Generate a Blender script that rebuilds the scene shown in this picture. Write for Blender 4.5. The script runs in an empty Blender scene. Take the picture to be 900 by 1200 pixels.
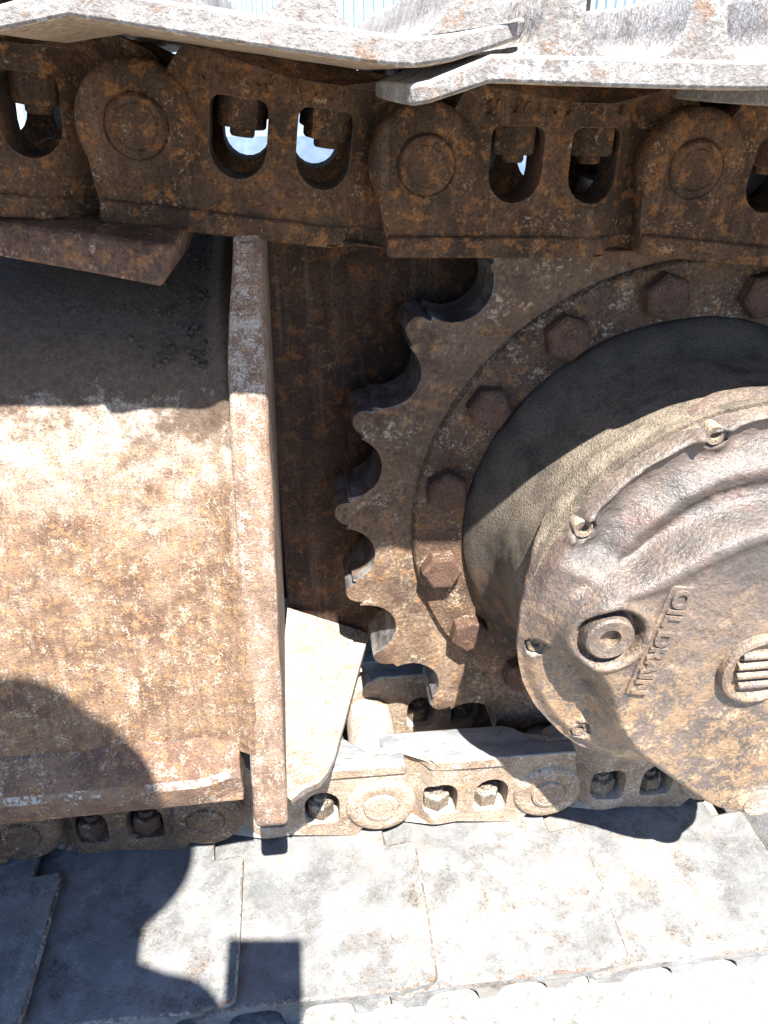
import bpy, bmesh, math, random
from math import sin, cos, pi, radians, hypot, atan2, degrees
from mathutils import Vector, Matrix, noise
from mathutils.geometry import delaunay_2d_cdt
random.seed(7)
SC = bpy.context.scene
COL = SC.collection

# ------------------------------------------------------------------ camera
F = 900.0
TH = math.atan(515/900.0); PS = math.atan(120/900.0*cos(TH))
CAM = Vector((0, -.61, .89))
RT = Vector((cos(PS), -sin(PS), 0)); HZ = Vector((sin(PS), cos(PS), 0))
FW = HZ*cos(TH) - Vector((0, 0, sin(TH))); UP = HZ*sin(TH) + Vector((0, 0, cos(TH)))
cd = bpy.data.cameras.new('camera'); cam = bpy.data.objects.new('camera', cd); COL.objects.link(cam)
cd.sensor_fit = 'HORIZONTAL'; cd.sensor_width = 36; cd.lens = 36; cd.clip_start = .01; cd.clip_end = 500
cam.matrix_world = Matrix(((RT.x, UP.x, -FW.x, CAM.x), (RT.y, UP.y, -FW.y, CAM.y), (RT.z, UP.z, -FW.z, CAM.z), (0, 0, 0, 1)))
SC.camera = cam

# ------------------------------------------------------------------ sky, sun, exposure
SD = Vector((-.052, .499, -.865)).normalized()          # direction the sunlight travels
w = bpy.data.worlds.new('World'); SC.world = w; w.use_nodes = True
nt = w.node_tree; bgn = nt.nodes['Background']
sky = nt.nodes.new('ShaderNodeTexSky'); sky.sky_type = 'NISHITA'; sky.sun_disc = False
sky.sun_elevation = math.asin(-SD.z); sky.sun_rotation = atan2(-SD.x, -SD.y)
nt.links.new(sky.outputs[0], bgn.inputs[0]); bgn.inputs[1].default_value = .085
sky.air_density = .8; sky.dust_density = .1; sky.ozone_density = 5.0; sky.altitude = 800
sl = bpy.data.lights.new('sun', 'SUN'); sun = bpy.data.objects.new('sun', sl); COL.objects.link(sun)
sl.energy = 5; sl.angle = radians(.53); sl.color = (1, .965, .91)
sun.rotation_euler = SD.to_track_quat('-Z', 'Y').to_euler(); sun.location = (0, -3, 5)
SC.view_settings.view_transform = 'Standard'; SC.view_settings.look = 'None'
SC.view_settings.exposure = 1.9; SC.view_settings.gamma = 1
SC.cycles.max_bounces = 6; SC.cycles.diffuse_bounces = 4

def at(x, y, Y):                                        # photo pixel -> point on the plane Y
    d = FW + RT*((x-450)/F) - UP*((y-600)/F)
    return CAM + d*((Y-CAM.y)/d.y)

# ------------------------------------------------------------------ materials
class MT:
    def __init__(s, name):
        s.m = bpy.data.materials.new(name); s.m.use_nodes = True; s.t = s.m.node_tree
        s.b = s.t.nodes['Principled BSDF']; s.pos = s.t.nodes.new('ShaderNodeNewGeometry')
    def n(s, k, **kw):
        x = s.t.nodes.new(k)
        for a, b in kw.items(): setattr(x, a, b)
        return x
    def l(s, a, b): s.t.links.new(a, b)
    def noise(s, scale, detail=6, rough=.6, dist=0, vec=None, off=0, squash=None):
        x = s.n('ShaderNodeTexNoise'); x.inputs['Scale'].default_value = scale; x.inputs['Detail'].default_value = detail
        x.inputs['Roughness'].default_value = rough; x.inputs['Distortion'].default_value = dist
        mp = s.n('ShaderNodeMapping'); mp.inputs['Location'].default_value = (off*3.1, off*1.7, off*2.3)
        if squash: mp.inputs['Scale'].default_value = squash
        s.l(vec or s.pos.outputs['Position'], mp.inputs[0]); s.l(mp.outputs[0], x.inputs['Vector']); return x.outputs[0]
    def vor(s, scale, feature='F1', out='Distance', off=0, rnd=1):
        x = s.n('ShaderNodeTexVoronoi'); x.feature = feature; x.inputs['Scale'].default_value = scale; x.inputs['Randomness'].default_value = rnd
        mp = s.n('ShaderNodeMapping'); mp.inputs['Location'].default_value = (off, off*2, off*3)
        s.l(s.pos.outputs['Position'], mp.inputs[0]); s.l(mp.outputs[0], x.inputs['Vector']); return x.outputs[out]
    def ramp(s, fac, stops, interp='LINEAR'):
        x = s.n('ShaderNodeValToRGB'); x.color_ramp.interpolation = interp; e = x.color_ramp.elements
        while len(e) < len(stops): e.new(.5)
        for el, (p, c) in zip(e, stops):
            el.position = p; el.color = (c, c, c, 1) if isinstance(c, (int, float)) else (*c, 1)
        s.l(fac, x.inputs[0]); return x.outputs[0]
    def mix(s, fac, a, b, mode='MIX'):
        x = s.n('ShaderNodeMix'); x.data_type = 'RGBA'; x.blend_type = mode
        for v, i in ((fac, 0), (a, 6), (b, 7)):
            if hasattr(v, 'links'): s.l(v, x.inputs[i])
            elif i == 0: x.inputs[0].default_value = v
            else: x.inputs[i].default_value = (*v, 1)
        return x.outputs[2]
    def math(s, op, a, b=0., clamp=False):
        x = s.n('ShaderNodeMath'); x.operation = op; x.use_clamp = clamp
        for v, i in ((a, 0), (b, 1)):
            if hasattr(v, 'links'): s.l(v, x.inputs[i])
            else: x.inputs[i].default_value = v
        return x.outputs[0]
    def upness(s, lo, hi):
        x = s.n('ShaderNodeSeparateXYZ'); s.l(s.pos.outputs['Normal'], x.inputs[0])
        r = s.n('ShaderNodeMapRange'); r.inputs[1].default_value = lo; r.inputs[2].default_value = hi; s.l(x.outputs[2], r.inputs[0]); return r.outputs[0]
    def done(s, col, rough=.85, bump=None, dist=.002, strength=1., metal=0., spec=.3):
        s.l(col, s.b.inputs['Base Color']) if hasattr(col, 'links') else setattr(s.b.inputs['Base Color'], 'default_value', (*col, 1))
        for v, k in ((rough, 'Roughness'), (metal, 'Metallic'), (spec, 'Specular IOR Level')):
            if hasattr(v, 'links'): s.l(v, s.b.inputs[k])
            else: s.b.inputs[k].default_value = v
        if bump is not None:
            x = s.n('ShaderNodeBump'); x.inputs['Distance'].default_value = dist; x.inputs['Strength'].default_value = strength
            s.l(bump, x.inputs['Height']); s.l(x.outputs[0], s.b.inputs['Normal'])
        return s.m

def rust(name, dark, mid, orange, pale, o_amt=.5, p_amt=.3, dust=None, dust_amt=0., bump=.0022, off=0, rough=.85, sc=1., spots=.5, du=(-.1, .8), grit=.7, runs=0.):
    m = MT(name)
    big = m.noise(16*sc, 4, .65, off=off); med = m.noise(70*sc, 5, .72, off=off+1); fine = m.noise(330*sc, 3, .75, off=off+2)
    n2 = m.noise(40*sc, 5, .75, off=off+3)
    c = m.mix(m.ramp(big, [(.38, 0), (.60, 1)]), dark, mid)
    c = m.mix(m.math('MULTIPLY', m.ramp(med, [(.63-.2*o_amt, 0), (.70-.18*o_amt, 1)]), .9), c, orange)
    g = m.math('ADD', m.math('MULTIPLY', n2, .6), m.math('MULTIPLY', fine, .4))
    c = m.mix(m.math('MULTIPLY', m.ramp(g, [(.63-.2*p_amt, 0), (.67-.18*p_amt, 1)]), .95), c, pale)
    v = m.vor(120*sc, off=off)
    pit = m.math('MULTIPLY', m.ramp(v, [(.14, 1), (.28, 0)]), m.ramp(big, [(.45, 0), (.58, 1)]))
    c = m.mix(m.math('MULTIPLY', pit, spots), c, [x*.3 for x in dark])
    if runs:
        rn = m.noise(75*sc, 4, .65, off=off+8, squash=(1, .3, .07))
        c = m.mix(m.math('MULTIPLY', m.ramp(rn, [(.53, 0), (.63, 1)]), runs), c, [x*.75 for x in dark])
        c = m.mix(m.math('MULTIPLY', m.ramp(rn, [(.36, 1), (.45, 0)]), runs*.7), c, pale)
    c = m.mix(grit, c, m.ramp(fine, [(.32, .2), (.62, 1.)]), 'MULTIPLY')
    if dust:
        d = m.math('MULTIPLY', m.upness(*du), m.ramp(g, [(.62-.4*dust_amt, 0), (.68-.3*dust_amt, 1)]))
        c = m.mix(d, c, m.mix(m.ramp(fine, [(.35, 0), (.65, 1)]), [x*.7 for x in dust], dust))
    h = m.math('ADD', m.math('MULTIPLY', med, 1.), m.math('MULTIPLY', fine, .7))
    r = m.math('ADD', m.math('MULTIPLY', med, .3), rough-.15, True)
    return m.done(c, r, h, bump)

M = {}
M['link'] = rust('link rust', (.064, .038, .023), (.155, .083, .043), (.30, .130, .044), (.33, .23, .145), .52, .24, runs=.25, sc=1.2, off=.3, bump=.0032)
M['link_dusty'] = rust('dusty link rust', (.25, .17, .115), (.40, .30, .215), (.38, .235, .13), (.52, .43, .335), .4, .45, (.56, .50, .42), .6, off=3, spots=.35, grit=.5)
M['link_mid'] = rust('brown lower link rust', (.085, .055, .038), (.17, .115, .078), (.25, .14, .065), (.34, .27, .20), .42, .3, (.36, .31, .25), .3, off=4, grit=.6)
M['frame'] = rust('frame rust', (.165, .095, .062), (.30, .19, .122), (.39, .225, .110), (.48, .385, .285), .6, .45, (.56, .485, .40), .60, off=6, bump=.0022, sc=2.0, du=(.23, .46), grit=.55, spots=.6, runs=.35)
def soil_shade(mat):  # shelf dirt that also paints the shaded upper frame darker
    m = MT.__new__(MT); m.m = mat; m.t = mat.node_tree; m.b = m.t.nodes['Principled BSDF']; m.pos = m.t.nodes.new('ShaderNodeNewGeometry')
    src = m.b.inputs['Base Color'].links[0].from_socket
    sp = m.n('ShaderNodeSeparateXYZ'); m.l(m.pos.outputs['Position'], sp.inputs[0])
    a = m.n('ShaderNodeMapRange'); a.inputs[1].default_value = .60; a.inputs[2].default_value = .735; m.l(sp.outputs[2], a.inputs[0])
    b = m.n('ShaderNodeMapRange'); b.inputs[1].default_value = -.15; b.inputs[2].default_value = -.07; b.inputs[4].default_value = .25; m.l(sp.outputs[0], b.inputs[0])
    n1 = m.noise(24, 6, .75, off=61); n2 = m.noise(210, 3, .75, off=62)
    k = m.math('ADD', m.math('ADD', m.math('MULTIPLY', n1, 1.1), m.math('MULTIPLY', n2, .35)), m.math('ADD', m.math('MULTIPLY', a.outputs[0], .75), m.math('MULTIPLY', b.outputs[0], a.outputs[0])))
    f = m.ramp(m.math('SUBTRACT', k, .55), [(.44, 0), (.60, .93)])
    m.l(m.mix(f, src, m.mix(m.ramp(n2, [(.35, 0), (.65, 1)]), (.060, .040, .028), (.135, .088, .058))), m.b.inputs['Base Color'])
soil_shade(M['frame'])
M['gusset'] = rust('gusset rust', (.22, .14, .10), (.36, .245, .175), (.43, .265, .155), (.52, .43, .35), .42, .5, (.56, .48, .41), .36, off=9, du=(.2, .45), sc=1.8, grit=.5, runs=.3)
M['ledge'] = rust('ledge rust', (.16, .095, .068), (.27, .17, .115), (.34, .19, .095), (.42, .34, .26), .5, .45, off=10, sc=1.5, grit=.55)
M['streak'] = rust('chalky dust streak', (.20, .13, .095), (.30, .21, .15), (.36, .25, .17), (.50, .47, .42), .3, .62, off=11, grit=.4, spots=.3, sc=.9)
M['deck'] = rust('bleached deck plate', (.25, .18, .135), (.37, .30, .245), (.36, .23, .15), (.48, .425, .37), .4, .5, (.50, .45, .38), .4, grit=.4, off=12, spots=.35)
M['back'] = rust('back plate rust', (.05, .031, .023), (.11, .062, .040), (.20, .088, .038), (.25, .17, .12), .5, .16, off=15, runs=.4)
M['sprocket'] = rust('sprocket rust', (.10, .062, .042), (.205, .130, .084), (.29, .160, .076), (.44, .34, .24), .44, .27, (.52, .43, .32), .4, off=18, grit=.5, sc=.8)
M['flange'] = rust('flange rust', (.09, .055, .038), (.185, .115, .075), (.28, .145, .065), (.40, .31, .22), .45, .36, (.40, .32, .23), .3, off=21, grit=.6)
M['edge'] = rust('rubbed edges', (.12, .078, .05), (.20, .14, .095), (.26, .15, .075), (.34, .27, .2), .3, .4, off=19, sc=1.5)
M['bolt'] = rust('bolt rust', (.08, .046, .034), (.15, .086, .06), (.20, .105, .055), (.25, .17, .12), .4, .1, (.36, .29, .21), .2, off=24, sc=1.6, bump=.0014)
M['bar'] = rust('bar rust', (.10, .058, .04), (.22, .13, .09), (.30, .15, .07), (.36, .26, .19), .5, .3, off=27)
M['lowbolt'] = rust('dusty bolt', (.10, .075, .055), (.24, .19, .14), (.30, .2, .12), (.45, .38, .29), .3, .4, (.5, .44, .35), .4, off=30, sc=1.5)

def m_shoe(name, off=0):
    m = MT(name)
    big = m.noise(8, 5, .7, off=off); med = m.noise(34, 6, .75, off=off+1); fine = m.noise(380, 3, .75, off=off+2)
    n2 = m.noise(17, 6, .78, off=off+4)
    c = m.mix(m.ramp(big, [(.38, 0), (.58, 1)]), (.155, .157, .157), (.265, .262, .253))
    c = m.mix(m.math('MULTIPLY', m.ramp(n2, [(.50, 0), (.60, 1)]), .75), c, (.14, .138, .135))
    c = m.mix(m.math('MULTIPLY', m.ramp(med, [(.52, 0), (.60, 1)]), m.ramp(big, [(.42, 0), (.58, .45)])), c, (.30, .22, .155))
    g = m.math('ADD', m.math('MULTIPLY', med, .5), m.math('MULTIPLY', fine, .5))
    c = m.mix(m.math('MULTIPLY', m.ramp(g, [(.535, 0), (.585, 1)]), m.ramp(n2, [(.42, .15), (.55, .95)])), c, (.085, .08, .075))
    c = m.mix(m.math('MULTIPLY', m.ramp(g, [(.40, 1), (.47, 0)]), .8), c, (.37, .365, .35))
    c = m.mix(.5, c, m.ramp(fine, [(.3, .4), (.62, 1.)]), 'MULTIPLY')
    return m.done(c, .85, m.math('ADD', med, m.math('MULTIPLY', fine, .5)), .0018)
M['shoe'] = m_shoe('dusty track shoe'); M['shoe_top'] = rust('tan dusty shoe', (.19, .172, .16), (.29, .27, .255), (.24, .15, .10), (.38, .37, .36), .35, .5, (.50, .48, .46), .55, off=34, spots=.3, bump=.0014, grit=.4)

def m_rail():
    m = MT('polished rail steel')
    st = m.noise(60, 8, .7, .3, squash=(.25, 1, 1)); sp = m.noise(150, 5, .7)
    c = m.mix(m.ramp(st, [(.4, 0), (.6, 1)]), (.26, .27, .28), (.42, .43, .43))
    c = m.mix(m.ramp(m.noise(70, 7, .75, .5, off=3, squash=(.4, 1, 1)), [(.58, 0), (.68, .8)]), c, (.16, .11, .08))
    return m.done(c, m.ramp(sp, [(.3, .32), (.7, .62)]), sp, .0006, metal=.45, spec=.5)
M['rail'] = m_rail()
def m_wear():
    m = MT('worn tooth steel')
    st = m.noise(70, 5, .7, squash=(1, .35, 1)); n2 = m.noise(28, 4, .7, off=4)
    c = m.mix(m.ramp(st, [(.38, 0), (.6, 1)]), (.20, .19, .18), (.46, .46, .46))
    c = m.mix(m.ramp(n2, [(.50, 0), (.60, .9)]), c, (.14, .09, .06))
    return m.done(c, m.ramp(st, [(.35, .28), (.65, .5)]), st, .0012, metal=m.ramp(n2, [(.48, .75), (.58, .1)]))
M['wear'] = m_wear()

def m_drum():
    m = MT('sandy dark drum')
    big = m.noise(12, 4, .65); g = m.noise(430, 3, .75); v = m.vor(560); n2 = m.noise(30, 5, .7, off=2)
    c = m.mix(m.ramp(big, [(.38, 0), (.62, 1)]), (.032, .028, .026), (.062, .052, .044))
    sp = m.n('ShaderNodeSeparateXYZ'); m.l(m.pos.outputs['Position'], sp.inputs[0])
    y_shade = m.n('ShaderNodeMapRange'); y_shade.inputs[1].default_value = .07; y_shade.inputs[2].default_value = -.03; y_shade.inputs[3].default_value = .12; m.l(sp.outputs[1], y_shade.inputs[0])  # less sand inboard paints the shade under the upper shoes onto the drum
    sand_shade = m.math('MULTIPLY', m.math('MULTIPLY', m.ramp(n2, [(.36, .35), (.55, 1)]), m.upness(-.5, .1)), y_shade.outputs[0])
    c = m.mix(m.math('MULTIPLY', sand_shade, m.ramp(g, [(.36, .35), (.54, 1)])), c, (.275, .225, .165))
    c = m.mix(m.math('MULTIPLY', m.ramp(v, [(.08, 1), (.16, 0)]), .45), c, (.36, .31, .24))
    c = m.mix(m.math('MULTIPLY', m.ramp(n2, [(.46, 0), (.56, 1)]), m.math('SUBTRACT', 1, m.upness(-.5, .1))), c, (.16, .09, .048))
    return m.done(c, .9, m.math('ADD', g, m.math('MULTIPLY', v, .5)), .0016)
M['drum'] = m_drum()

def m_cover():
    m = MT('weathered cover casting')
    big = m.noise(11, 4, .65); med = m.noise(52, 5, .72, off=2); fine = m.noise(330, 3, .75, off=3); n2 = m.noise(26, 5, .7, off=7)
    c = m.mix(m.ramp(big, [(.38, 0), (.60, 1)]), (.085, .070, .062), (.165, .125, .102))
    c = m.mix(m.math('MULTIPLY', m.ramp(n2, [(.52, 0), (.64, 1)]), .5), c, (.21, .125, .10))
    sep = m.n('ShaderNodeSeparateXYZ'); m.l(m.pos.outputs['Position'], sep.inputs[0])
    z = m.n('ShaderNodeMapRange'); z.inputs[1].default_value = .55; z.inputs[2].default_value = .38; m.l(sep.outputs[2], z.inputs[0])
    g = m.math('ADD', m.math('MULTIPLY', med, .65), m.math('MULTIPLY', fine, .35))
    c = m.mix(m.math('MULTIPLY', m.math('MULTIPLY', m.ramp(g, [(.47, 0), (.53, 1)]), z.outputs[0]), .75), c, (.32, .20, .105))
    c = m.mix(m.math('MULTIPLY', m.ramp(n2, [(.54, 0), (.60, 1)]), m.math('MULTIPLY', z.outputs[0], m.ramp(g, [(.44, .1), (.54, .9)]))), c, (.42, .32, .20))
    c = m.mix(m.math('MULTIPLY', m.ramp(fine, [(.44, 0), (.58, 1)]), m.math('MULTIPLY', m.upness(0, .85), m.ramp(big, [(.40, .0), (.62, .45)]))), c, (.32, .26, .185))
    c = m.mix(.45, c, m.ramp(fine, [(.3, .25), (.6, 1.)]), 'MULTIPLY')
    h = m.math('ADD', m.math('MULTIPLY', med, .9), m.math('MULTIPLY', fine, .6))
    return m.done(c, m.ramp(med, [(.3, .26), (.7, .55)]), h, .0022, spec=.7)
M['cover'] = m_cover()
M['cover_bolt'] = rust('caked cover bolt', (.12, .085, .06), (.24, .18, .13), (.30, .19, .1), (.42, .34, .25), .3, .4, (.45, .38, .28), .5, off=40, sc=1.8)

def m_ground():
    m = MT('pale gravel ground')
    v = m.vor(120); n1 = m.noise(3, 8, .7); n2 = m.noise(90, 7, .75)
    c = m.mix(m.ramp(n1, [(.35, 0), (.65, 1)]), (.25, .235, .215), (.34, .325, .30))
    c = m.mix(m.math('MULTIPLY', m.ramp(n2, [(.54, 0), (.64, 1)]), .7), c, (.13, .115, .098))
    return m.done(c, .95, m.math('ADD', n2, m.math('MULTIPLY', v, .6)), .004)
M['ground'] = m_ground()
def plain(name, col, rough=.6, metal=0., sc=20, var=.25):
    m = MT(name); n1 = m.noise(sc, 6, .65)
    return m.done(m.mix(m.ramp(n1, [(.3, 0), (.7, 1)]), [x*(1-var) for x in col], col), rough, n1, .001, metal=metal)
M['wall'] = plain('pale blue sheet metal', (.34, .43, .50), .5)
M['hull'] = plain('hull with blue shade tint', (.20, .27, .38), .6, sc=30, var=.5)  # blue tint painted in for sky-lit shade behind the upper links
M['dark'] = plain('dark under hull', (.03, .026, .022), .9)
M['dirt'] = plain('loose dirt', (.10, .08, .06), .95, sc=120, var=.6)
M['mud'] = rust('tan mud with bounce light', (.36, .27, .18), (.48, .38, .27), (.40, .28, .17), (.52, .43, .33), .3, .4, off=50, spots=.9, sc=.7)  # tan dust made lighter, painting in light bounced up from below
M['shoe_edge'] = rust('rusty shoe edge', (.12, .085, .065), (.28, .25, .225), (.20, .12, .075), (.36, .34, .31), .45, .6, off=53, grit=.5, sc=.8)
M['stone'] = plain('pale stone chips', (.42, .38, .32), .9, sc=150, var=.5)
M['skin'] = plain('skin', (.50, .30, .21), .55); M['shirt'] = plain('dark jacket cloth', (.05, .06, .09), .9)
M['hat'] = plain('canvas hat', (.28, .25, .18), .9); M['phone'] = plain('black phone body', (.02, .02, .022), .3); M['trouser'] = plain('trouser cloth', (.07, .07, .08), .9)

# ------------------------------------------------------------------ object helpers
def thing(name, label, cat, group=None):
    o = bpy.data.objects.new(name, None); COL.objects.link(o); o['label'] = label; o['category'] = cat
    if group: o['group'] = group
    o.empty_display_size = .05
    return o
def tag(o, label, cat, group=None):
    o['label'] = label; o['category'] = cat
    if group: o['group'] = group
    return o
def obj(name, me, mat=None, parent=None, smooth=35, bevel=0, seg=2, bmat=-1):
    if isinstance(me, bmesh.types.BMesh):
        bm = me; me = bpy.data.meshes.new(name); bmesh.ops.recalc_face_normals(bm, faces=bm.faces); bm.to_mesh(me); bm.free()
    if mat is not None and not me.materials: me.materials.append(M[mat] if isinstance(mat, str) else mat)
    if smooth and not me.get('sm'):
        me['sm'] = 1
        me.shade_smooth() if hasattr(me, 'shade_smooth') else None
        me.set_sharp_from_angle(angle=radians(smooth))
    o = bpy.data.objects.new(name, me); COL.objects.link(o)
    if parent: o.parent = parent
    if bevel:
        b = o.modifiers.new('bevel', 'BEVEL'); b.width = bevel; b.segments = seg; b.limit_method = 'ANGLE'; b.angle_limit = radians(42); b.harden_normals = False; b.material = bmat
    return o
def inside(p, poly):
    x, y = p; r = False; j = len(poly)-1
    for i in range(len(poly)):
        xi, yi = poly[i]; xj, yj = poly[j]
        if (yi > y) != (yj > y) and x < (xj-xi)*(y-yi)/(yj-yi)+xi: r = not r
        j = i
    return r
def plate(outline, holes, fr, bk, mp, grid=None):
    """solid between fr(u,v) and bk(u,v); mp(u,v,w) -> xyz"""
    pts = []; edges = []
    for lp in [outline]+holes:
        s = len(pts); pts += [Vector(p) for p in lp]; edges += [(s+i, s+(i+1) % len(lp)) for i in range(len(lp))]
    if grid:
        us = [p[0] for p in outline]; vs = [p[1] for p in outline]
        segs = []
        for lp in [outline]+holes: segs += [(Vector(lp[i]), Vector(lp[(i+1) % len(lp)])) for i in range(len(lp))]
        gu, gv = grid if isinstance(grid, tuple) else (grid, grid)
        u = min(us)+gu*.5
        while u < max(us):
            v = min(vs)+gv*.5
            while v < max(vs):
                p = Vector((u, v))
                if inside(p, outline) and not any(inside(p, h) for h in holes):
                    ok = True
                    for a, b in segs:
                        ab = b-a; t = max(0, min(1, (p-a).dot(ab)/max(1e-12, ab.length_squared)))
                        if (p-a-ab*t).length < min(gu, gv)*.4: ok = False; break
                    if ok: pts.append(p)
                v += gv
            u += gu
    V, E, Fc, *_ = delaunay_2d_cdt(pts, edges, [], 0, 1e-6)
    tris = []
    for f in Fc:
        c = sum((V[i] for i in f), Vector((0, 0)))/len(f)
        if inside(c, outline) and not any(inside(c, h) for h in holes): tris.append(f)
    bm = bmesh.new()
    A = [bm.verts.new(mp(p.x, p.y, fr(p.x, p.y))) for p in V]; B = [bm.verts.new(mp(p.x, p.y, bk(p.x, p.y))) for p in V]
    cnt = {}
    for f in tris:
        bm.faces.new([A[i] for i in f]); bm.faces.new([B[i] for i in reversed(f)])
        for i in range(len(f)):
            e = (f[i], f[(i+1) % len(f)]); k = tuple(sorted(e)); cnt.setdefault(k, []).append(e)
    for k, l in cnt.items():
        if len(l) == 1: a, b = l[0]; bm.faces.new((A[a], B[a], B[b], A[b]))
    for v in [v for v in bm.verts if not v.link_faces]: bm.verts.remove(v)
    # merge flat triangles so that bevels stay clean
    if not grid: bmesh.ops.dissolve_limit(bm, angle_limit=.01, verts=bm.verts, edges=bm.edges)
    return bm
def revolve(prof, c, seg=64, a0=0, a1=2*pi, wob=None):
    """prof: [(r, Y)], axis along Y through c=(x,z)"""
    bm = bmesh.new(); full = abs(a1-a0-2*pi) < 1e-6; n = seg if full else seg+1; R = []
    for r, y in prof:
        if r < 1e-6: R.append([bm.verts.new((c[0], y, c[1]))])
        else:
            row = []
            for i in range(n):
                a = a0+(a1-a0)*i/seg; rr, yy = (r, y) if not wob else wob(r, y, a)
                row.append(bm.verts.new((c[0]+rr*cos(a), yy, c[1]+rr*sin(a))))
            R.append(row)
    for p, q in zip(R, R[1:]):
        for i in range(seg):
            j = (i+1) % n
            if len(p) == 1 and len(q) == 1: continue
            if len(p) == 1: bm.faces.new((p[0], q[j], q[i]))
            elif len(q) == 1: bm.faces.new((p[i], p[j], q[0]))
            else: bm.faces.new((p[i], p[j], q[j], q[i]))
    return bm
def prism(poly3, off):
    bm = bmesh.new(); A = [bm.verts.new(p) for p in poly3]; B = [bm.verts.new(Vector(p)+Vector(off)) for p in poly3]
    bm.faces.new(A); bm.faces.new(B[::-1]); n = len(A)
    for i in range(n): bm.faces.new((A[i], B[i], B[(i+1) % n], A[(i+1) % n]))
    return bm
def box(x0, x1, y0, y1, z0, z1):
    return prism([(x0, y0, z0), (x1, y0, z0), (x1, y1, z0), (x0, y1, z0)], (0, 0, z1-z0))
def hexa(r, h, chamfer=.12, n=6, rot=0, dome=.0):
    """hex head along +Z from 0 to h, chamfered top"""
    bm = bmesh.new(); R = []
    for rr, z in ((r, 0), (r, h*(1-chamfer*1.2)), (r*.86, h)):
        R.append([bm.verts.new((rr*cos(rot+2*pi*i/n), rr*sin(rot+2*pi*i/n), z)) for i in range(n)])
    for p, q in zip(R, R[1:]):
        for i in range(n): bm.faces.new((p[i], p[(i+1) % n], q[(i+1) % n], q[i]))
    t = bm.verts.new((0, 0, h+dome))
    for i in range(n): bm.faces.new((R[-1][i], R[-1][(i+1) % n], t))
    bm.faces.new(R[0][::-1])
    return bm
def sm(a, b, x):
    t = max(0., min(1., (x-a)/(b-a))); return t*t*(3-2*t)
def lerp_table(T, x):
    if x <= T[0][0]: return T[0][1]
    for (a, u), (b, v) in zip(T, T[1:]):
        if x <= b: return u+(v-u)*(x-a)/(b-a)
    return T[-1][1]
def fb(p, s, o=4): return noise.fractal(Vector(p)*s, .9, 2.1, o)

# ------------------------------------------------------------------ the setting: ground, wall behind
GZ = .047
bm = bmesh.new()
xs = [-70, -20, -6, -2, -1.2]+[-1+.05*i for i in range(46)]+[1.6, 3, 8, 20, 70]; ys = [-70, -20, -6, -2, -1]+[-.7+.04*i for i in range(40)]+[1.2, 2, 5, 12, 70]
G = [[bm.verts.new((x, y, GZ+(.012*fb((x, y, 3), 5) if abs(x) < 1.4 and -.8 < y < 1.0 else 0))) for x in xs] for y in ys]
for a, b in zip(G, G[1:]):
    for i in range(len(xs)-1): bm.faces.new((a[i], a[i+1], b[i+1], b[i]))
o = obj('ground', bm, 'ground', smooth=60); o['kind'] = 'structure'

# loose stones on the ground beside the lower shoes
bm = bmesh.new()
for k in range(200):
    x = random.uniform(-.1, .75); y = random.uniform(-.42, -.17); s = random.choice((.0006, .0008, .001, .0014, .002))*random.uniform(.7, 1.4)
    z = GZ+.012*fb((x, y, 3), 5)+s*.3
    m4 = Matrix.Translation((x, y, z)) @ Matrix.Rotation(random.uniform(0, 6), 4, 'Z') @ Matrix.Diagonal((s*random.uniform(.8, 1.6), s, s*.7, 1))
    bmesh.ops.create_icosphere(bm, subdivisions=1, radius=1, matrix=m4)
for v in bm.verts: v.co += Vector((noise.noise(v.co*900), noise.noise(v.co*900+Vector((9, 0, 0))), 0))*.0006
o = obj('gravel', bm, 'stone', smooth=0); o['kind'] = 'stuff'; tag(o, 'loose pale gravel on the ground in front of the lower shoes', 'gravel')

wall = thing('corrugated_wall', 'pale blue corrugated metal wall far behind the upper track shoes', 'wall'); wall.location = (0, 7, GZ)
bm = bmesh.new(); n = 12; prof = []
for i in range(n):
    b0 = i/n; prof += [(b0, 0), (b0+.035, 0), (b0+.048, -.03), (b0+.07, -.03)]
prof.append((1-.002, 0)); A = [bm.verts.new((x, y, 0)) for x, y in prof]; B = [bm.verts.new((x, y, 2.6)) for x, y in prof]
for i in range(len(prof)-1): bm.faces.new((A[i], A[i+1], B[i+1], B[i]))
p0 = obj('sheet', bm, 'wall', wall, smooth=0); p0.location = (-5, 0, 0)
so = p0.modifiers.new('thick', 'SOLIDIFY'); so.thickness = .004
for i in range(1, 11):
    c = p0.copy(); COL.objects.link(c); c.parent = wall; c.location = (-5+i, 0, 0)
obj('post', box(1.35, 1.45, -.12, -.04, 0, 2.7), 'dark', wall, smooth=0)
obj('post', box(2.55, 2.62, -.12, -.04, 0, 2.7), 'dark', wall, smooth=0)

# ------------------------------------------------------------------ track links
WN = [(.069, .0205), (.1305, .020)]
def window(cx, hw):
    L = []
    for a in range(0, 91, 30): L.append((cx+hw-.007+.007*cos(radians(a)), .0195+.007*sin(radians(a))))
    for a in range(90, 181, 30): L.append((cx-hw+.007+.007*cos(radians(a)), .0195+.007*sin(radians(a))))
    for a in range(180, 361, 18): L.append((cx+hw*cos(radians(a)), -.006+.0205*sin(radians(a))))
    return L
def arc(cx, cy, r, a0, a1, n): return [(cx+r*cos(radians(a0+(a1-a0)*i/n)), cy+r*sin(radians(a0+(a1-a0)*i/n))) for i in range(n+1)]
LO = arc(0, 0, .041, 62, 212, 16)+[(-.031, -.040), (-.028, -.052), (-.026, -.0655), (.188, -.0655), (.205, -.058)]+arc(.203, 0, .038, -55, 55, 10)+[(.212, .046), (.19, .0535), (.03, .0535)]
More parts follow.
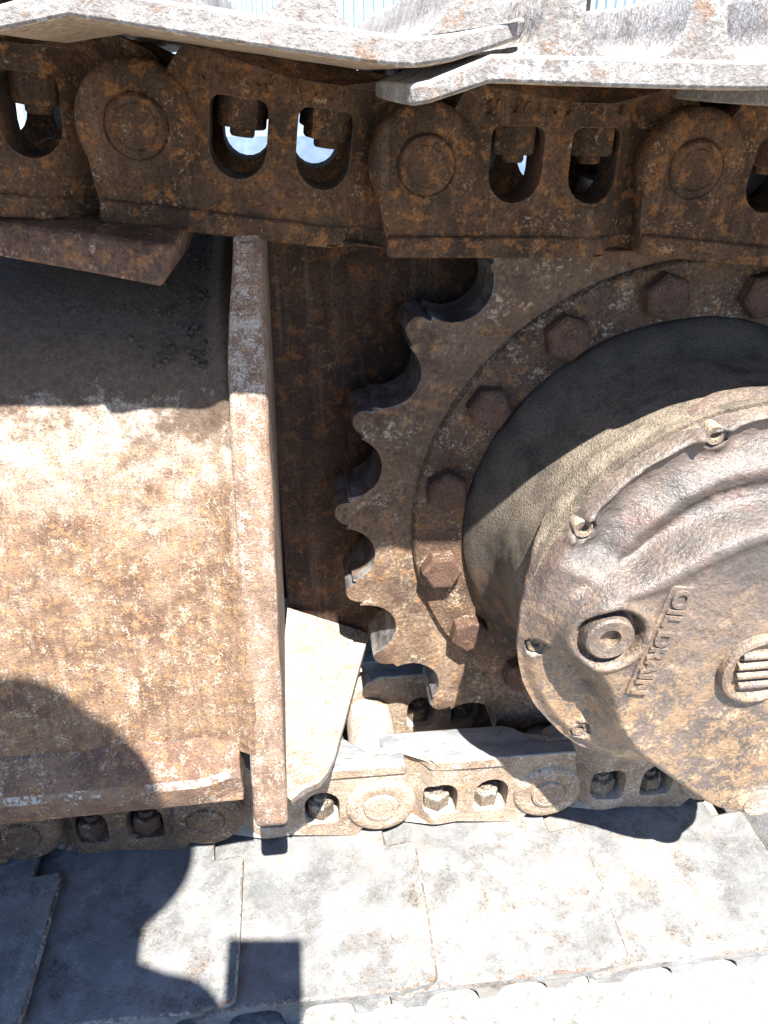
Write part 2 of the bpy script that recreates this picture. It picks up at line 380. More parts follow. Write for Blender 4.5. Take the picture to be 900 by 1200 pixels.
def l_fr(u, v): return .002+.0225*sm(.135, .168, u)+.003*sm(.03, .05, hypot(u, v))*(1-sm(.1, .14, u))
def l_bk(u, v): return .0235+.0265*sm(.035, .06, u)
def link_mesh(mirror):
    f = (lambda u, v, w: (u, .2-w, v)) if mirror else (lambda u, v, w: (u, w, v))
    return plate(LO, [window(*q) for q in WN], l_fr, l_bk, f, .008)
def rail_mesh(mirror):
    O = [(-.027, -.051), (-.028, -.0645), (-.024, -.067), (.19, -.067), (.202, -.06), (.196, -.051)]
    O2 = []
    for a, b in zip(O, O[1:]+O[:1]):
        n = max(1, int(hypot(a[0]-b[0], a[1]-b[1])/.012)); O2 += [(a[0]+(b[0]-a[0])*i/n, a[1]+(b[1]-a[1])*i/n) for i in range(n)]
    f = (lambda u, v, w: (u, .2-w, v)) if mirror else (lambda u, v, w: (u, w, v))
    return plate(O2, [], lambda u, v: .0008+.023*sm(.14, .166, u), lambda u, v: .0205+.0308*sm(.004, .05, u), f, (.010, .006))
def polish(me):
    me.materials.append(M['rail'])
    for p in me.polygons:
        if p.normal.z < -.6: p.material_index = 1
def mk(name, bm, mat):
    me = bpy.data.meshes.new(name); bmesh.ops.recalc_face_normals(bm, faces=bm.faces); bm.to_mesh(me); bm.free(); me.materials.append(M[mat]); return me
BOSS = [(.0, -.0005), (.0195, -.0005), (.0205, -.0012), (.0212, .0004), (.0225, -.0008), (.030, -.0012), (.0375, -.0008), (.0405, .0012), (.042, .0045), (.042, .012)]
PIN = [(0, -.004), (.0125, -.004), (.0132, -.0033), (.0148, -.0033), (.0155, -.004), (.0195, -.0035), (.0205, -.002), (.0205, .202), (.0195, .204), (0, .204)]
PIN2 = [(0, -.0035), (.0135, -.0035), (.0140, -.0028), (.0152, -.0028), (.0158, -.0036), (.0186, -.0040), (.0203, -.0022), (.0205, .202), (.0195, .204), (0, .204)]
BUSH = [(.0206, .024), (.030, .024), (.0315, .027), (.0315, .173), (.030, .176), (.0206, .176)]
def shoe_bot(x): return lerp_table([(-.045, .042), (-.03, .045), (-.012, .052), (.0, .054), (.15, .054), (.17, .057), (.19, .065), (.216, .076)], x)
def shoe_out():
    def rnd(p, a0): return arc(p[0], p[1], .02, a0, a0+90, 4)
    L = [(-.040+.012*0, -.16)]
    L = arc(-.031, -.171, .009, 180, 270, 4)+[(x/1000, -.18) for x in range(0, 190, 20)]+arc(.196, -.160, .020, 270, 360, 4)
    L += [(.216, y/100) for y in range(-13, 34, 3)]+arc(.196, .36, .020, 0, 90, 4)+[(x/1000, .38) for x in range(180, -10, -20)]+arc(-.031, .371, .009, 90, 180, 4)
    L += [(-.040, .33), (-.041, .29), (-.041, .25), (-.036, .218), (-.02, .214), (-.006, .212), (-.004, .19), (-.004, .1), (-.004, .01), (-.006, -.012), (-.02, -.013), (-.037, -.015), (-.0405, -.02), (-.041, -.07), (-.041, -.11)]
    return L
def shoe_mesh():
    def wob(x, y): return .0008*noise.noise(Vector((x*25, y*25, 1)))
    return plate(shoe_out(), [], lambda u, v: shoe_bot(u)+wob(u, v), lambda u, v: shoe_bot(u)+.0135-.0035*sm(.012, -.04, u)-.004*sm(.17, .216, u)+wob(u, v+3), lambda u, v, w: (u, v, w), (.009, .03))
def grouser_mesh(cx, ht, tilt):
    P = []
    for x, h in ((-.030, -.0015), (-.019, .0012), (-.0135, .006), (-.011, .013), (-.0085, ht-.003), (-.0055, ht), (.0055, ht), (.0085, ht-.003), (.011, .013), (.0135, .006), (.019, .0012), (.030, -.0015)):
        if cx > .16 and x > .012: x = .012+(x-.012)*.8
        P.append((x, h))
    bm = bmesh.new(); rows = []
    for k in range(17):
        y = -.179+.558*k/16; row = []
        for x, h in P:
            u = cx+x; base = shoe_bot(u)+.0135-.004*sm(.17, .216, u)
            hh = h*(1-.22*max(0, noise.noise(Vector((y*9, cx*40, 2))))) if h > .005 else h
            row.append(bm.verts.new((u+.0015*noise.noise(Vector((y*12, cx*30, h*40))), y, base+hh)))
        rows.append(row)
    for a, b in zip(rows, rows[1:]):
        for i in range(len(P)-1): bm.faces.new((a[i], a[i+1], b[i+1], b[i]))
        bm.faces.new((a[-1], a[0], b[0], b[-1]))
    bm.faces.new(rows[0]); bm.faces.new(rows[-1][::-1])
    return bm
ME = {}
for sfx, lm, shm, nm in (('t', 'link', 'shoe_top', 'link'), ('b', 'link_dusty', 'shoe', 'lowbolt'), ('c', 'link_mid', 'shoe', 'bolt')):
    ME['near'+sfx] = mk('link_plate', link_mesh(False), lm); ME['far'+sfx] = mk('link_plate', link_mesh(True), lm)
    ME['rn'+sfx] = mk('rail', rail_mesh(False), lm); ME['rf'+sfx] = mk('rail', rail_mesh(True), lm)
    if sfx != 't': polish(ME['rn'+sfx]); polish(ME['rf'+sfx])
    for k in ('near', 'far'): ME[k+sfx].materials.append(M['edge' if sfx == 't' else lm])
    ME['boss'+sfx] = mk('pin_boss', revolve(BOSS, (0, 0), 48), lm); ME['pin'+sfx] = mk('pin', revolve(PIN, (0, 0), 40), lm); ME['pin2'+sfx] = mk('pin', revolve(PIN2, (0, 0), 40), lm)
    ME['bush'+sfx] = mk('bushing', revolve(BUSH, (.203, 0), 40), 'link' if sfx == 't' else 'link_dusty')
    ME['shoe'+sfx] = mk('shoe', shoe_mesh(), shm)
    if sfx == 't':
        ME['shoet'].materials.append(M['mud'])  # underside gets the tan lightened for bounce light
        for p in ME['shoet'].polygons:
            if p.normal.z < -.5: p.material_index = 1
    if sfx != 't':
        ME['shoe'+sfx].materials.append(M['shoe_edge'])
        for p in ME['shoe'+sfx].polygons:
            if abs(p.normal.z) < .5 and abs(p.normal.x) > .5: p.material_index = 1
    for i, (cx, ht) in enumerate(((.035, .033), (.108, .030), (.184, .030))): ME['g%d%s' % (i, sfx)] = mk('grouser', grouser_mesh(cx, ht, 0), shm)
    ME['nut'+sfx] = mk('nut', hexa(.0178, .0215, .08, rot=.2), nm); ME['stud'+sfx] = mk('stud', hexa(.0092, .006, .25, 14), nm)
def track_link(p, ang, flip, label, group, sfx, shade_far=True, marks=None, pin='pin'):
    """p=(X,Z) of the outer pin; local +x along the link, local +z towards the shoe"""
    t = thing('track_link', label, 'track link', group); t.location = (p[0], 0, p[1])
    t.rotation_euler = (0, (pi if flip else 0)-ang if not flip else pi-ang, 0)
    J = .0
    a = obj('link_plate', ME['near'+sfx], None, t, bevel=.0022, bmat=1); obj('rail', ME['rn'+sfx], None, a, bevel=.003)
    b = obj('link_plate', ME['far'+sfx], None, t, bevel=.0022, bmat=1); obj('rail', ME['rf'+sfx], None, b, bevel=.003)
    obj('pin_boss', ME['boss'+sfx], None, a); obj('pin', ME[pin+sfx], None, t); obj('bushing', ME['bush'+sfx], None, t)
    s = obj('shoe', ME['shoe'+sfx], None, t, bevel=.0026 if sfx != 't' else .002, bmat=1 if sfx != 't' else -1)
    for i in range(3): obj('grouser', ME['g%d%s' % (i, sfx)], None, s, smooth=50)
    for q, yy in ((a, .026), (b, .174)):
        for cx, _ in WN:
            n = obj('nut', ME['nut'+sfx], None, t, bevel=.001); n.location = (cx+.002, yy, .0275); n.rotation_euler = (pi, 0, random.uniform(-.5, .5))
            s2 = obj('stud', ME['stud'+sfx], None, n); s2.location = (0, 0, .021)
    if marks:
        bm = bmesh.new(); rr = random.Random(marks)
        x = .045
        while x < .15:
            cxm, r, a0 = x, rr.uniform(.003, .0042), rr.uniform(0, 360); sp = rr.choice((150, 200, 260, 90))
            K = 7; prev = None; zc = .038+rr.uniform(-.001, .001)
            for k in range(K+1):
                aa = radians(a0+sp*k/K); wv = .0009; cc = (cxm+r*.7*cos(aa), zc+r*1.25*sin(aa))
                row = [bm.verts.new((cc[0]+cos(aa)*d, yv, cc[1]+sin(aa)*d)) for d, yv in ((-wv*1.6, .006), (-wv*.6, .0022), (wv*.6, .0022), (wv*1.6, .006))]
                if prev:
                    for i in range(3): bm.faces.new((prev[i], prev[i+1], row[i+1], row[i]))
                prev = row
            x += rr.uniform(.008, .013)
        obj('cast_marks', bm, 'link', a)
    return t
TP = [(-.304, .876), (-.102, .858), (.102, .831), (.311, .826), (.512, .804)]
def ang(a, b): return atan2(b[1]-a[1], b[0]-a[0])
TL = ['dark rusty upper track link cut off by the left edge of the picture', 'dark rusty upper track link directly above the slanted rusty bar and frame',
      'dark rusty upper track link above the sprocket teeth, its pin with a double ring', 'dark rusty upper track link cut off by the right edge above the hub']
for i in range(4):
    track_link(TP[i], ang(TP[i], TP[i+1]), False, TL[i], 'links of the upper track run', 't', marks=(0, 11, 12, 0)[i], pin='pin' if i == 2 else 'pin2')
BP = [(.480, .132), (.270, .133), (.067, .1375), (-.136, .142), (-.339, .146), (-.542, .150)]
BL = ['lower track link half hidden below the oil drain cover at the right', 'lower track link with two open bolt windows below the sprocket teeth', 'sunlit lower track link beside the foot of the gusset plate',
      'lower track link with round pin end under the right end of the rusty frame ledge', 'dark lower track link at the left edge in the deep shadow']
for i in range(5):
    a = ang(BP[i], BP[i+1])          # pointing to -X
    t = track_link(BP[i], 0, True, BL[i], 'links of the lower track run', 'b' if i < 3 else 'c')
    t.rotation_euler = (0, pi-(a-pi), 0)

# the run goes on round the sprocket, just past the right edge of the picture
WP = [TP[4]]+[(.378+.357*cos(radians(a)), .4746+.357*sin(radians(a))) for a in (29.5, -5.5, -40)]+[BP[0]]
WL = ['highest track link wrapping round the far side of the sprocket past the right edge', 'upper middle track link wrapping round the far side of the sprocket past the right edge',
      'lower middle track link wrapping round the far side of the sprocket past the right edge', 'lowest track link wrapping round the far side of the sprocket past the right edge']
for i in range(4): track_link(WP[i], ang(WP[i], WP[i+1]), False, WL[i], 'links wrapping round the sprocket', 't' if i < 2 else 'c')

# ------------------------------------------------------------------ sprocket
SX, SZ = .378, .4746
NT = 21; DT = 2*pi/NT; PH = radians(4.5); RP = .3444
spr = thing('drive_sprocket', 'large rusty drive sprocket with worn teeth and a ring of hex bolts', 'sprocket'); spr.location = (SX, 0, SZ)
def tooth_outline():
    L = []
    for k in range(NT):
        at0 = PH+k*DT; av = at0+DT/2; rnd = random.Random(k+3)
        tip = .353+rnd.uniform(-.005, .003); at0 += rnd.uniform(-.006, .006)
        for da, rr in ((-.040, tip-.014), (-.034, tip-.006), (-.022, tip-.001), (0, tip+.001), (.020, tip-.001), (.032, tip-.007), (.039, tip-.015)): L.append((rr*cos(at0+da), rr*sin(at0+da)))
        c = (RP*cos(av), RP*sin(av)); rb = .0335
        for i in range(11):
            t = radians(-78+156*i/10); d = av+pi-t*-1
            d = av+pi+radians(78)-radians(156)*i/10
            L.append((c[0]+rb*1.04*cos(d), c[1]+rb*sin(d)))
    return L
TO = tooth_outline()
def s_fr(u, v):
    r = hypot(u, v); return .070+.007*sm(.335, .365, r)+.004*(1-sm(.275, .29, r))+.0015*noise.noise(Vector((u*40, v*40, 5)))*sm(.28, .31, r)
def s_bk(u, v): return .136-.007*sm(.335, .365, r) if (r := hypot(u, v)) else .136
inner = [(.20*cos(2*pi*i/64), .20*sin(2*pi*i/64)) for i in range(64)]
bm = plate(TO, [inner], s_fr, s_bk, lambda u, v, w: (u, w, v), .012)
me = mk('toothed_rim', bm, 'sprocket'); me.materials.append(M['wear'])
for p in me.polygons:
    c = p.center; r = hypot(c.x, c.z)
    if r > .306 and abs(p.normal.y) < .5: p.material_index = 1
obj('toothed_rim', me, None, spr, bevel=.0035, seg=3)
fl = obj('bolt_flange', revolve([(.205, .10), (.205, .0665), (.262, .0655), (.267, .0665), (.2695, .070), (.271, .085)], (0, 0), 128), 'flange', spr)
bme = mk('flange_bolt', hexa(.0222, .018, .16), 'bolt')
wme = mk('washer', revolve([(0, -.0001), (.029, -.0001), (.030, .001), (.030, .004)], (0, 0), 32), 'flange')
for k in range(16):
    a = radians(100.3+22.5*k); b = obj('bolt', bme, None, spr, bevel=.0012); rot = random.uniform(0, 6)
    b.matrix_local = Matrix.Translation((.243*cos(a), .0658, .243*sin(a))) @ Matrix.Rotation(pi/2, 4, 'X') @ Matrix.Rotation(rot, 4, 'Z')

# ------------------------------------------------------------------ final drive housing
hub = thing('final_drive_housing', 'rusty round final drive housing with OIL DRAIN cover in front of the sprocket', 'final drive'); hub.location = (SX, 0, SZ)
def dw(r, y, a):
    n = fb((cos(a)*r, y, sin(a)*r), 14); return r+.0012*n, y
DP = [(.2172, .0665), (.2168, .060), (.212, .052), (.205, .044), (.198, .034), (.193, .022), (.1905, .008), (.1895, -.008), (.1895, -.024), (.190, -.040), (.1915, -.054), (.193, -.066), (.1945, -.078), (.1955, -.090)]
DP2 = []
for a, b in zip(DP, DP[1:]): DP2 += [(a[0]+(b[0]-a[0])*i/3, a[1]+(b[1]-a[1])*i/3) for i in range(3)]
DP2.append(DP[-1])
obj('drum', revolve([(.210, .10)]+DP2+[(.18, -.089)], (0, 0), 220, wob=dw), 'drum', hub, smooth=60)
# cover: a casting described by radius and angle
RF = [(0, .140), (30, .126), (60, .118), (100, .117), (117, .118), (134, .122), (148, .131), (158, .150), (166, .166), (174, .172), (181, .168), (188, .156), (196, .144), (206, .142), (216, .149), (233, .160), (250, .174), (262, .194), (270, .218), (277, .234), (284, .238), (291, .232), (300, .212), (312, .18), (330, .155), (360, .140)]
def face_r(d):
    s = 0.
    for k in range(-2, 3): s += lerp_table(RF, (d+k*2.2) % 360)
    return s/5
BA = [71.5, 110, 148.5, 187, 225.5, 318]
def cover_y(r, a):
    d = degrees(a) % 360; fr = face_r(d)
    up = sm(85, 100, d)*(1-sm(146, 160, d)) if d > 40 else sm(20, 60, d)*0
    upw = max(0, min(1, sm(20, 60, d)*(1-sm(150, 178, d))))
    y = -.100                                                          # flange land
    y -= .006*(1-sm(.186, .20, r))*0
    y += .008*sm(.188, .200, r)+.026*upw*sm(.184, .1985, r)**2
    # ribs of the upper half
    rib = math.exp(-((r-.189)/.0042)**2)*.0055 - math.exp(-((r-.174)/.008)**2)*.003 + .010*(1-sm(.144, .166, r)) + math.exp(-((r-.150)/.006)**2)*.003 - .004*math.exp(-((r-.132)/.006)**2)
    y -= rib*upw
    # raised face
    wd = .012+.010*(1-upw)
    f = 1-sm(fr-wd*.55, fr+wd*.6, r)
    ytop = -.139-.004*math.exp(-((r-fr+.012)/.008)**2)*upw
    y = y*(1-f)+ytop*f
    # mud shelf around 160-185 deg between flange and plug lobe
    mud = sm(150, 160, d)*(1-sm(180, 192, d))*(1-sm(.188, .200, r))*(1-f)
    y -= .020*mud*(1-sm(.172, .195, r))
    # plug pocket
    px, pz = r*cos(a)-.138*cos(radians(174.5)), r*sin(a)-.138*sin(radians(174.5)); pr = hypot(px, pz)
    y += .012*(1-sm(.0255, .029, pr)); y -= .004*math.exp(-((pr-.033)/.004)**2)
    # sunken seat at the cap of the lower lobe
    y -= .003*(1-sm(.019, .022, hypot(r*cos(a)-.213*cos(radians(283)), r*sin(a)-.213*sin(radians(283)))))
    for b in BA:
        q = hypot(r*cos(a)-.185*cos(radians(b)), r*sin(a)-.185*sin(radians(b)))
        y -= (.006+.003*fb((r*cos(a), r*sin(a), 4), 90, 2))*math.exp(-(max(0, q-.010)/.0055)**2)*(1 if 60 < b < 170 else .35)
        y += .007*(1-sm(.0085, .0105, q))
    p = (r*cos(a), r*sin(a), 2)
    y += .0022*fb(p, 22)*(1-.6*f)+.0009*fb(p, 70, 3)
    return y
bm = bmesh.new(); NA, NR = 420, 118; rows = []
for j in range(NR+1):
    row = []
    for i in range(NA):
        a = 2*pi*i/NA; d = degrees(a); rb = .1975+.0045*sm(170, 200, d)*(1-sm(330, 358, d))+.0016*noise.noise(Vector((cos(a)*4, sin(a)*4, 7)))+.0012*noise.noise(Vector((cos(a)*11, sin(a)*11, 2)))
        s = max(sm(255, 268, d)*(1-sm(303, 322, d)), 0); ro = rb+(max(rb, face_r(d)+.010)-rb)*s
        r = .012+(ro-.012)*j/NR; row.append(bm.verts.new((r*cos(a), cover_y(r, a), r*sin(a))))
    rows.append(row)
row = []
for i in range(NA):
    v = rows[-1][i].co; row.append(bm.verts.new((v.x*.997, max(-.086, v.y+.006), v.z*.997)))
rows.append(row)
row = [bm.verts.new((v.co.x*.86, -.085, v.co.z*.86)) for v in rows[-1]]; rows.append(row)
for p, q in zip(rows, rows[1:]):
    for i in range(NA): bm.faces.new((p[i], p[(i+1) % NA], q[(i+1) % NA], q[i]))
bm.faces.new(rows[0])
cme = mk('cover', bm, 'cover'); cme.materials.append(M['drum'])
for p in cme.polygons:
    c = p.center; d = degrees(atan2(c.z, c.x)) % 360
    if 112 < d < 176 and hypot(c.x, c.z) > .1930+.003*noise.noise(Vector((d*.12, 0, 0)))+.010*sm(150, 176, d): p.material_index = 1
cov = obj('cover', cme, None, hub, smooth=70)
# flange bolts (socket heads caked in mud)
sbm = revolve([(0, -.0935), (.0035, -.0935), (.0042, -.0985), (.0075, -.0992), (.0082, -.098), (.0082, -.085)], (0, 0), 24); sme = mk('flange_bolt', sbm, 'cover_bolt')
for b in BA:
    o = obj('cover_bolt', sme, None, cov, smooth=40); o.location = (.185*cos(radians(b)), 0 if not 60 < b < 170 else -.004, .185*sin(radians(b)))
# drain plug
px, pz = .138*cos(radians(174.5)), .138*sin(radians(174.5))
pl = obj('drain_plug', revolve([(0, -.133), (.0085, -.133), (.0092, -.1415), (.0185, -.1428), (.0205, -.141), (.0210, -.135), (.0215, -.128)], (0, 0), 48), 'cover', cov); pl.location = (px, 0, pz)
# ribbed cap
q = at(893, 788, -.147); cx, cz = q.x-SX, q.z-SZ
cap = obj('ribbed_cap', revolve([(0, -.1415), (.027, -.1415), (.0285, -.1430), (.030, -.1465), (.0325, -.1478), (.0350, -.1468), (.0362, -.143), (.0365, -.130)], (0, 0), 72), 'cover', cov); cap.location = (cx, 0, cz)
for k in range(4):
    zc = .0165-.0108*k; hl = (.020, .022, .021, .017)[k]
    bm = bmesh.new(); R = []
    for i in range(9):
        a = pi*i/8; R.append((-cos(a)*.0042, sin(a)*.0065))
    A = [bm.verts.new((-hl, -.1412-h, zc+z)) for z, h in R]; B = [bm.verts.new((hl, -.1412-h, zc+z)) for z, h in R]
    for i in range(8): bm.faces.new((A[i], A[i+1], B[i+1], B[i]))
    bm.faces.new(A); bm.faces.new(B[::-1])
    obj('rib', bm, 'cover', cap, bevel=.001)
# cap on the lower lobe
lo = obj('lobe_cap', revolve([(0, -.1445), (.0165, -.1440), (.0180, -.1425), (.0185, -.135)], (0, 0), 40), 'deck', cov); lo.location = (.213*cos(radians(283)), 0, .213*sin(radians(283)))
# OIL DRAIN pad and raised letters
a0, a1 = at(803, 688, -.141), at(745, 815, -.141)
d = (a1-a0); ln = d.length; ex = d.normalized(); ey = Vector((0, 1, 0)).cross(ex); ey = -ey if ey.x < 0 else ey; en = Vector((0, -1, 0))
cmid = (a0+a1)/2
Lm = Matrix((( ex.x, ey.x, en.x, cmid.x-SX), (ex.y, ey.y, en.y, -.1398), (ex.z, ey.z, en.z, cmid.z-SZ), (0, 0, 0, 1)))
pad = obj('letter_pad', box(-ln/2, ln/2, -.0105, .0105, -.003, .0012), 'cover', cov, bevel=.0012); pad.matrix_local = Lm
tc = bpy.data.curves.new('oil_drain', 'FONT'); tc.body = 'OIL DRAIN'; tc.align_x = 'CENTER'; tc.align_y = 'CENTER'; tc.size = .0205; tc.extrude = .0016; tc.bevel_depth = .0004; tc.offset = .0005; tc.space_character = 1.05; tc.space_word = .8
to = bpy.data.objects.new('tmp', tc); COL.objects.link(to)
dg = bpy.context.evaluated_depsgraph_get(); tm = bpy.data.meshes.new_from_object(to.evaluated_get(dg)); bpy.data.objects.remove(to)
xs_ = [v.co.x for v in tm.vertices]; s = (ln*.95)/(max(xs_)-min(xs_))
for v in tm.vertices: v.co.x *= s; v.co.z += .0016
tm.materials.clear(); tl = obj('lettering', tm, 'cover', pad, smooth=30); tl['label'] = 'raised cast letters reading OIL DRAIN'

# ------------------------------------------------------------------ track frame
fr = thing('track_frame', 'bleached rusty sloping track frame plate with a ledge along its foot', 'track_frame')
GP = [(-.125, .285), (-.121, .33), (-.113, .39), (-.098, .48), (-.078, .585), (-.053, .668), (-.02, .74), (.0, .785)]   # gusset front edge (Y, Z)
SP = [(-.106, .362), (-.099, .42), (-.088, .48), (-.075, .54), (-.058, .605), (-.040, .655), (-.015, .700), (.03, .730), (.09, .750), (.158, .765)]
def spl(T, n):
    L = []; P = [T[0]]+T+[T[-1]]
    for i in range(1, len(P)-2):
        for k in range(n):
            t = k/n; p0, p1, p2, p3 = P[i-1:i+3]
            L.append(tuple(.5*((2*p1[j])+(-p0[j]+p2[j])*t+(2*p0[j]-5*p1[j]+4*p2[j]-p3[j])*t*t+(-p0[j]+3*p1[j]-3*p2[j]+p3[j])*t**3) for j in (0, 1)))
    return L+[T[-1]]
S2 = spl(SP, 9); bm = bmesh.new(); NX = 130; rows = []
for (y, z) in S2:
    row = []
    for i in range(NX+1):
        x = -.62+(.575)*i/NX
        n = .0014*fb((x, y, z), 16, 5)+.0006*fb((x, y, z), 60, 3); wl = .010*math.exp(-((x+.058)/.010)**2)
        row.append(bm.verts.new((x, y-n-wl, z+n*.4+wl*.3)))
    rows.append(row)
bt = [[bm.verts.new((v.co.x, .16, z)) for v in rows[0]] for z in (.765-.02, .32)]
for a, b in zip(rows, rows[1:]):
    for i in range(NX): bm.faces.new((a[i], a[i+1], b[i+1], b[i]))
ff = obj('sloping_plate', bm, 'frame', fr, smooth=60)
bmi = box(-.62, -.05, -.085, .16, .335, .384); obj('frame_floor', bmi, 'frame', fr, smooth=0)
# ledge along the foot
LP = [(-.092, .381), (-.104, .380), (-.108, .377), (-.126, .352), (-.1285, .344), (-.128, .338), (-.124, .320), (-.121, .314), (-.09, .312), (-.085, .32), (-.085, .37)]
bm = bmesh.new(); rows = []
for i in range(61):
    x = -.62+.548*i/60; t = i/60; row = []
    for k, (y, z) in enumerate(LP):
        e = sm(.93, 1, t)*.008; n = .0010*fb((x, 0, k*.3), 14, 4)
        row.append(bm.verts.new((x, y-n+e*(1 if k < 7 else 0), z-.006*(1-t)+n)))
    rows.append(row)
for a, b in zip(rows, rows[1:]):
    for k in range(len(LP)): j = (k+1) % len(LP); bm.faces.new((a[k], a[j], b[j], b[k]))
bm.faces.new(rows[-1]); bm.faces.new(rows[0][::-1])
lme = mk('ledge', bm, 'ledge'); lme.materials.append(M['streak'])
for p in lme.polygons:
    k = p.index % len(LP); i = p.index//len(LP)
    if i < 60 and (k == 3 and noise.noise(Vector((i*.21, 3, 0))) > -.28 or k == 2 and noise.noise(Vector((i*.13, 8, 0))) > .22): p.material_index = 1
obj('ledge', lme, None, fr, smooth=14, bevel=.0012)
# gusset plate at the right end of the frame
G2 = spl(GP, 6); bm = bmesh.new(); rows = []
full = [(.158, .285+.03), (-.06, .31)]
def gx(z): t = (z-.285)/.5; return -.065+.014*t+.008*sm(.69, .80, z), -.034+.012*t
def corner(T):  # closed YZ outline: rounded foot, front edge, rounded top, back
    return [(-.108, .268), (-.116, .270), (-.122, .277)]+T+[(.012, .7885), (.04, .787), (.158, .770), (.158, .33), (-.085, .33), (-.098, .30), (-.1, .275)]
bm = bmesh.new(); O = corner(G2)
A = [bm.verts.new((gx(z)[0]+.0008*fb((y, z, 1), 20), y, z)) for y, z in O]; B = [bm.verts.new((gx(z)[1]+.0008*fb((y, z, 7), 20), y, z)) for y, z in O]
bm.faces.new(A); bm.faces.new(B[::-1])
for i in range(len(O)): bm.faces.new((A[i], B[i], B[(i+1) % len(O)], A[(i+1) % len(O)]))
obj('gusset', bm, 'gusset', fr, bevel=.006, seg=3)
# sunlit sloping deck right of the gusset
P = [at(337, 712, .150), at(432, 742, .150), at(412, 815, .035), at(392, 888, -.070), at(384, 905, -.088), at(374, 917, -.097), at(360, 923, -.102), at(352, 928, -.105), at(341, 938, -.108), at(333, 930, -.10), at(328, 800, .05)]
bm = prism(P, (0, .006, -.014)); bmesh.ops.triangulate(bm, faces=[f for f in bm.faces if len(f.verts) > 4])
obj('deck_plate', bm, 'deck', fr, smooth=25)
# upright back plate behind the sprocket
BPn = [(-.03, .755), (-.03, .30), (.02, .285), (.075, .262), (.12, .25), (.35, .25), (.35, .755)]
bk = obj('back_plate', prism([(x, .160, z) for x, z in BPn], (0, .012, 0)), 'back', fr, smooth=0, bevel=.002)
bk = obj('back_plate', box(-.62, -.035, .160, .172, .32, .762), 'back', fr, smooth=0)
# machine behind: dark side box closes off light, standing in for darkness underneath
hull = thing('machine_hull', 'machine hull behind the sprocket, dark side box standing in for darkness underneath, shade-blue panel seen through the upper link windows', 'hull')
obj('hull_darkness_stand_in', box(-.9, 1.3, .42, .50, .14, .76), 'dark', hull, smooth=0, bevel=.01)
obj('hull_panel', box(-.9, 1.3, .95, 1.0, .3, .80), 'hull', hull, smooth=0, bevel=.01)
obj('hull_deck', box(-.9, 1.3, .50, .95, .62, .64), 'hull', hull, smooth=0)

# slanted bar under the upper links
br = bmesh.new()
f0, f1, f2, f3 = at(-140, 242, .03), at(205, 289, -.045), at(190, 338, -.045), at(-140, 276, .03)
br = prism([f0, f1, f2, f3], (.012, .085, .012)); bmesh.ops.subdivide_edges(br, edges=br.edges, cuts=3, use_grid_fill=True)
for v in br.verts: v.co += Vector((0, .0016*fb(v.co, 22), .0016*fb(v.co+Vector((5, 0, 0)), 22)))
o = obj('skid_bar', br, 'bar', smooth=50, bevel=.003); tag(o, 'short slanted rusty bar below the upper links at the left', 'bar')

# crumbs of dirt on the frame shelf beside the gusset
bm = bmesh.new(); rr = random.Random(5)
for k in range(230):
    i = min(len(S2)-4, int(len(S2)*.63+abs(rr.gauss(.10, .12))*len(S2))); y, z = S2[i]
    if k > 420: i = rr.randrange(10, len(S2)-8); y, z = S2[i]
    x = -.070-abs(rr.gauss(0, .026)) if k < 420 else rr.uniform(-.3, -.07)
    i = min(i, len(S2)-2); tt = rr.random(); y = S2[i][0]*(1-tt)+S2[i+1][0]*tt; z = S2[i][1]*(1-tt)+S2[i+1][1]*tt
    s = rr.choice((.0006, .0008, .001, .0013, .0018, .0028))*rr.uniform(.6, 1.2)*(1 if k < 420 else .7)
    bmesh.ops.create_icosphere(bm, subdivisions=1, radius=1, matrix=Matrix.Translation((x, y-.001, z+s*.4)) @ Matrix.Rotation(rr.uniform(0, 6), 4, (rr.random(), rr.random(), 1)) @ Matrix.Diagonal((s*1.3, s, s*.8, 1)))
for v in bm.verts: v.co += noise.noise_vector(v.co*700)*.0009
o = obj('dirt_crumbs', bm, 'dirt', smooth=0); o['kind'] = 'stuff'; tag(o, 'dark crumbs of dirt lying on the frame beside the gusset', 'dirt')

# ------------------------------------------------------------------ photographer just outside the frame (casts the shadow at lower left)
def skin(name, chains, mat, parent=None):
    me = bpy.data.meshes.new(name); vs, es, rs = [], [], []; idx = {}
    for ch in chains:
        prev = None
        for (p, r) in ch:
            k = tuple(round(c, 4) for c in p)
            if k not in idx: idx[k] = len(vs); vs.append(p); rs.append(r)
            if prev is not None: es.append((prev, idx[k]))
            prev = idx[k]
    me.from_pydata(vs, es, []); o = bpy.data.objects.new(name, me); COL.objects.link(o)
    md = o.modifiers.new('skin', 'SKIN'); md.use_smooth_shade = True
    for i, sv in enumerate(me.skin_vertices[0].data): sv.radius = rs[i] if isinstance(rs[i], tuple) else (rs[i], rs[i]); sv.use_root = (i == 0)
    sb = o.modifiers.new('sub', 'SUBSURF'); sb.levels = 1; sb.render_levels = 2
    me.materials.append(M[mat])
    if parent: o.parent = parent
    return o
pel, ch, nk, hd = (-.30, -1.24, .74), (-.205, -.86, 1.0), (-.19, -.755, 1.125), (-.20, -.70, 1.20)
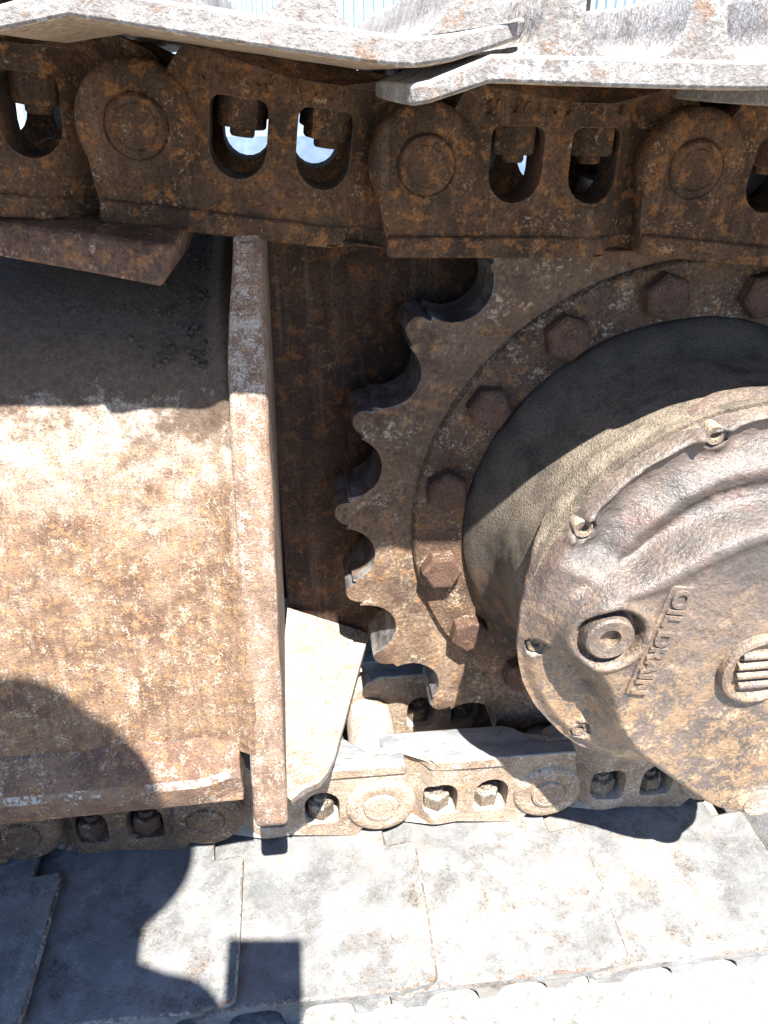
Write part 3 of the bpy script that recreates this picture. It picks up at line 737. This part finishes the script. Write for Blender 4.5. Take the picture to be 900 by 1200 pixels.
rs_, ls_ = (-.08, -.785, 1.06), (-.34, -.75, 1.08)
re_, rh = (.075, -.93, .86), (.012, -.735, .815)
le_, lh = (-.42, -.84, .84), (-.14, -.80, .78)
per = skin('person', [[(pel, (.16, .12)), ((-.26, -1.05, .88), (.155, .12)), (ch, (.15, .11)), (nk, .060), ((-.195, -.725, 1.165), .066), (hd, (.078, .09)), ((-.203, -.69, 1.28), (.07, .085))],
    [(ch, .15), (rs_, .072), (re_, .046), (rh, .032)], [(ch, .15), (ls_, .085), (le_, .046), (lh, .032)],
    [(pel, .16), ((-.18, -1.25, .70), .1), ((-.14, -.98, .46), .065), ((-.16, -1.18, .10), .045), ((-.16, -1.06, .07), .04)],
    [(pel, .16), ((-.42, -1.25, .70), .1), ((-.46, -1.0, .46), .065), ((-.44, -1.2, .10), .045), ((-.44, -1.08, .07), .04)]], 'shirt')
tag(per, 'person bending behind the viewpoint in a hat whose shadow falls at lower left', 'person')
ph = Matrix(((RT.x, UP.x, -FW.x, CAM.x), (RT.y, UP.y, -FW.y, CAM.y), (RT.z, UP.z, -FW.z, CAM.z), (0, 0, 0, 1)))
def loc(u, v, w_): return tuple(ph @ Vector((u, v, w_)))
for k in range(4):       # fingers of the right hand round the phone edge
    skin('finger', [[(rh, .014), (loc(.030, -.075-.02*k, .045), .010), (loc(.026, -.070-.02*k, .022), .009), (loc(.012, -.068-.02*k, .012), .007)]], 'skin', per)
skin('thumb', [[(rh, .014), (loc(-.005, -.10, .050), .011), (loc(-.02, -.075, .030), .009)]], 'skin', per)
ht = obj('hat', revolve([(0, .085), (.05, .082), (.078, .068), (.088, .02), (.118, -.002), (.122, -.006), (.116, -.006), (.086, .014)], (0, 0), 40), 'hat', per, smooth=50)
ht.matrix_world = Matrix.Translation((-.205, -.69, 1.285)) @ Matrix.Rotation(radians(80), 4, 'X')
pbm = box(-.060, .018, -.125, .036, .006, .014)
o = obj('phone', pbm, 'phone', smooth=0, bevel=.003); o.matrix_world = ph; tag(o, 'black phone held by the person, its square shadow on the lower shoes', 'phone')
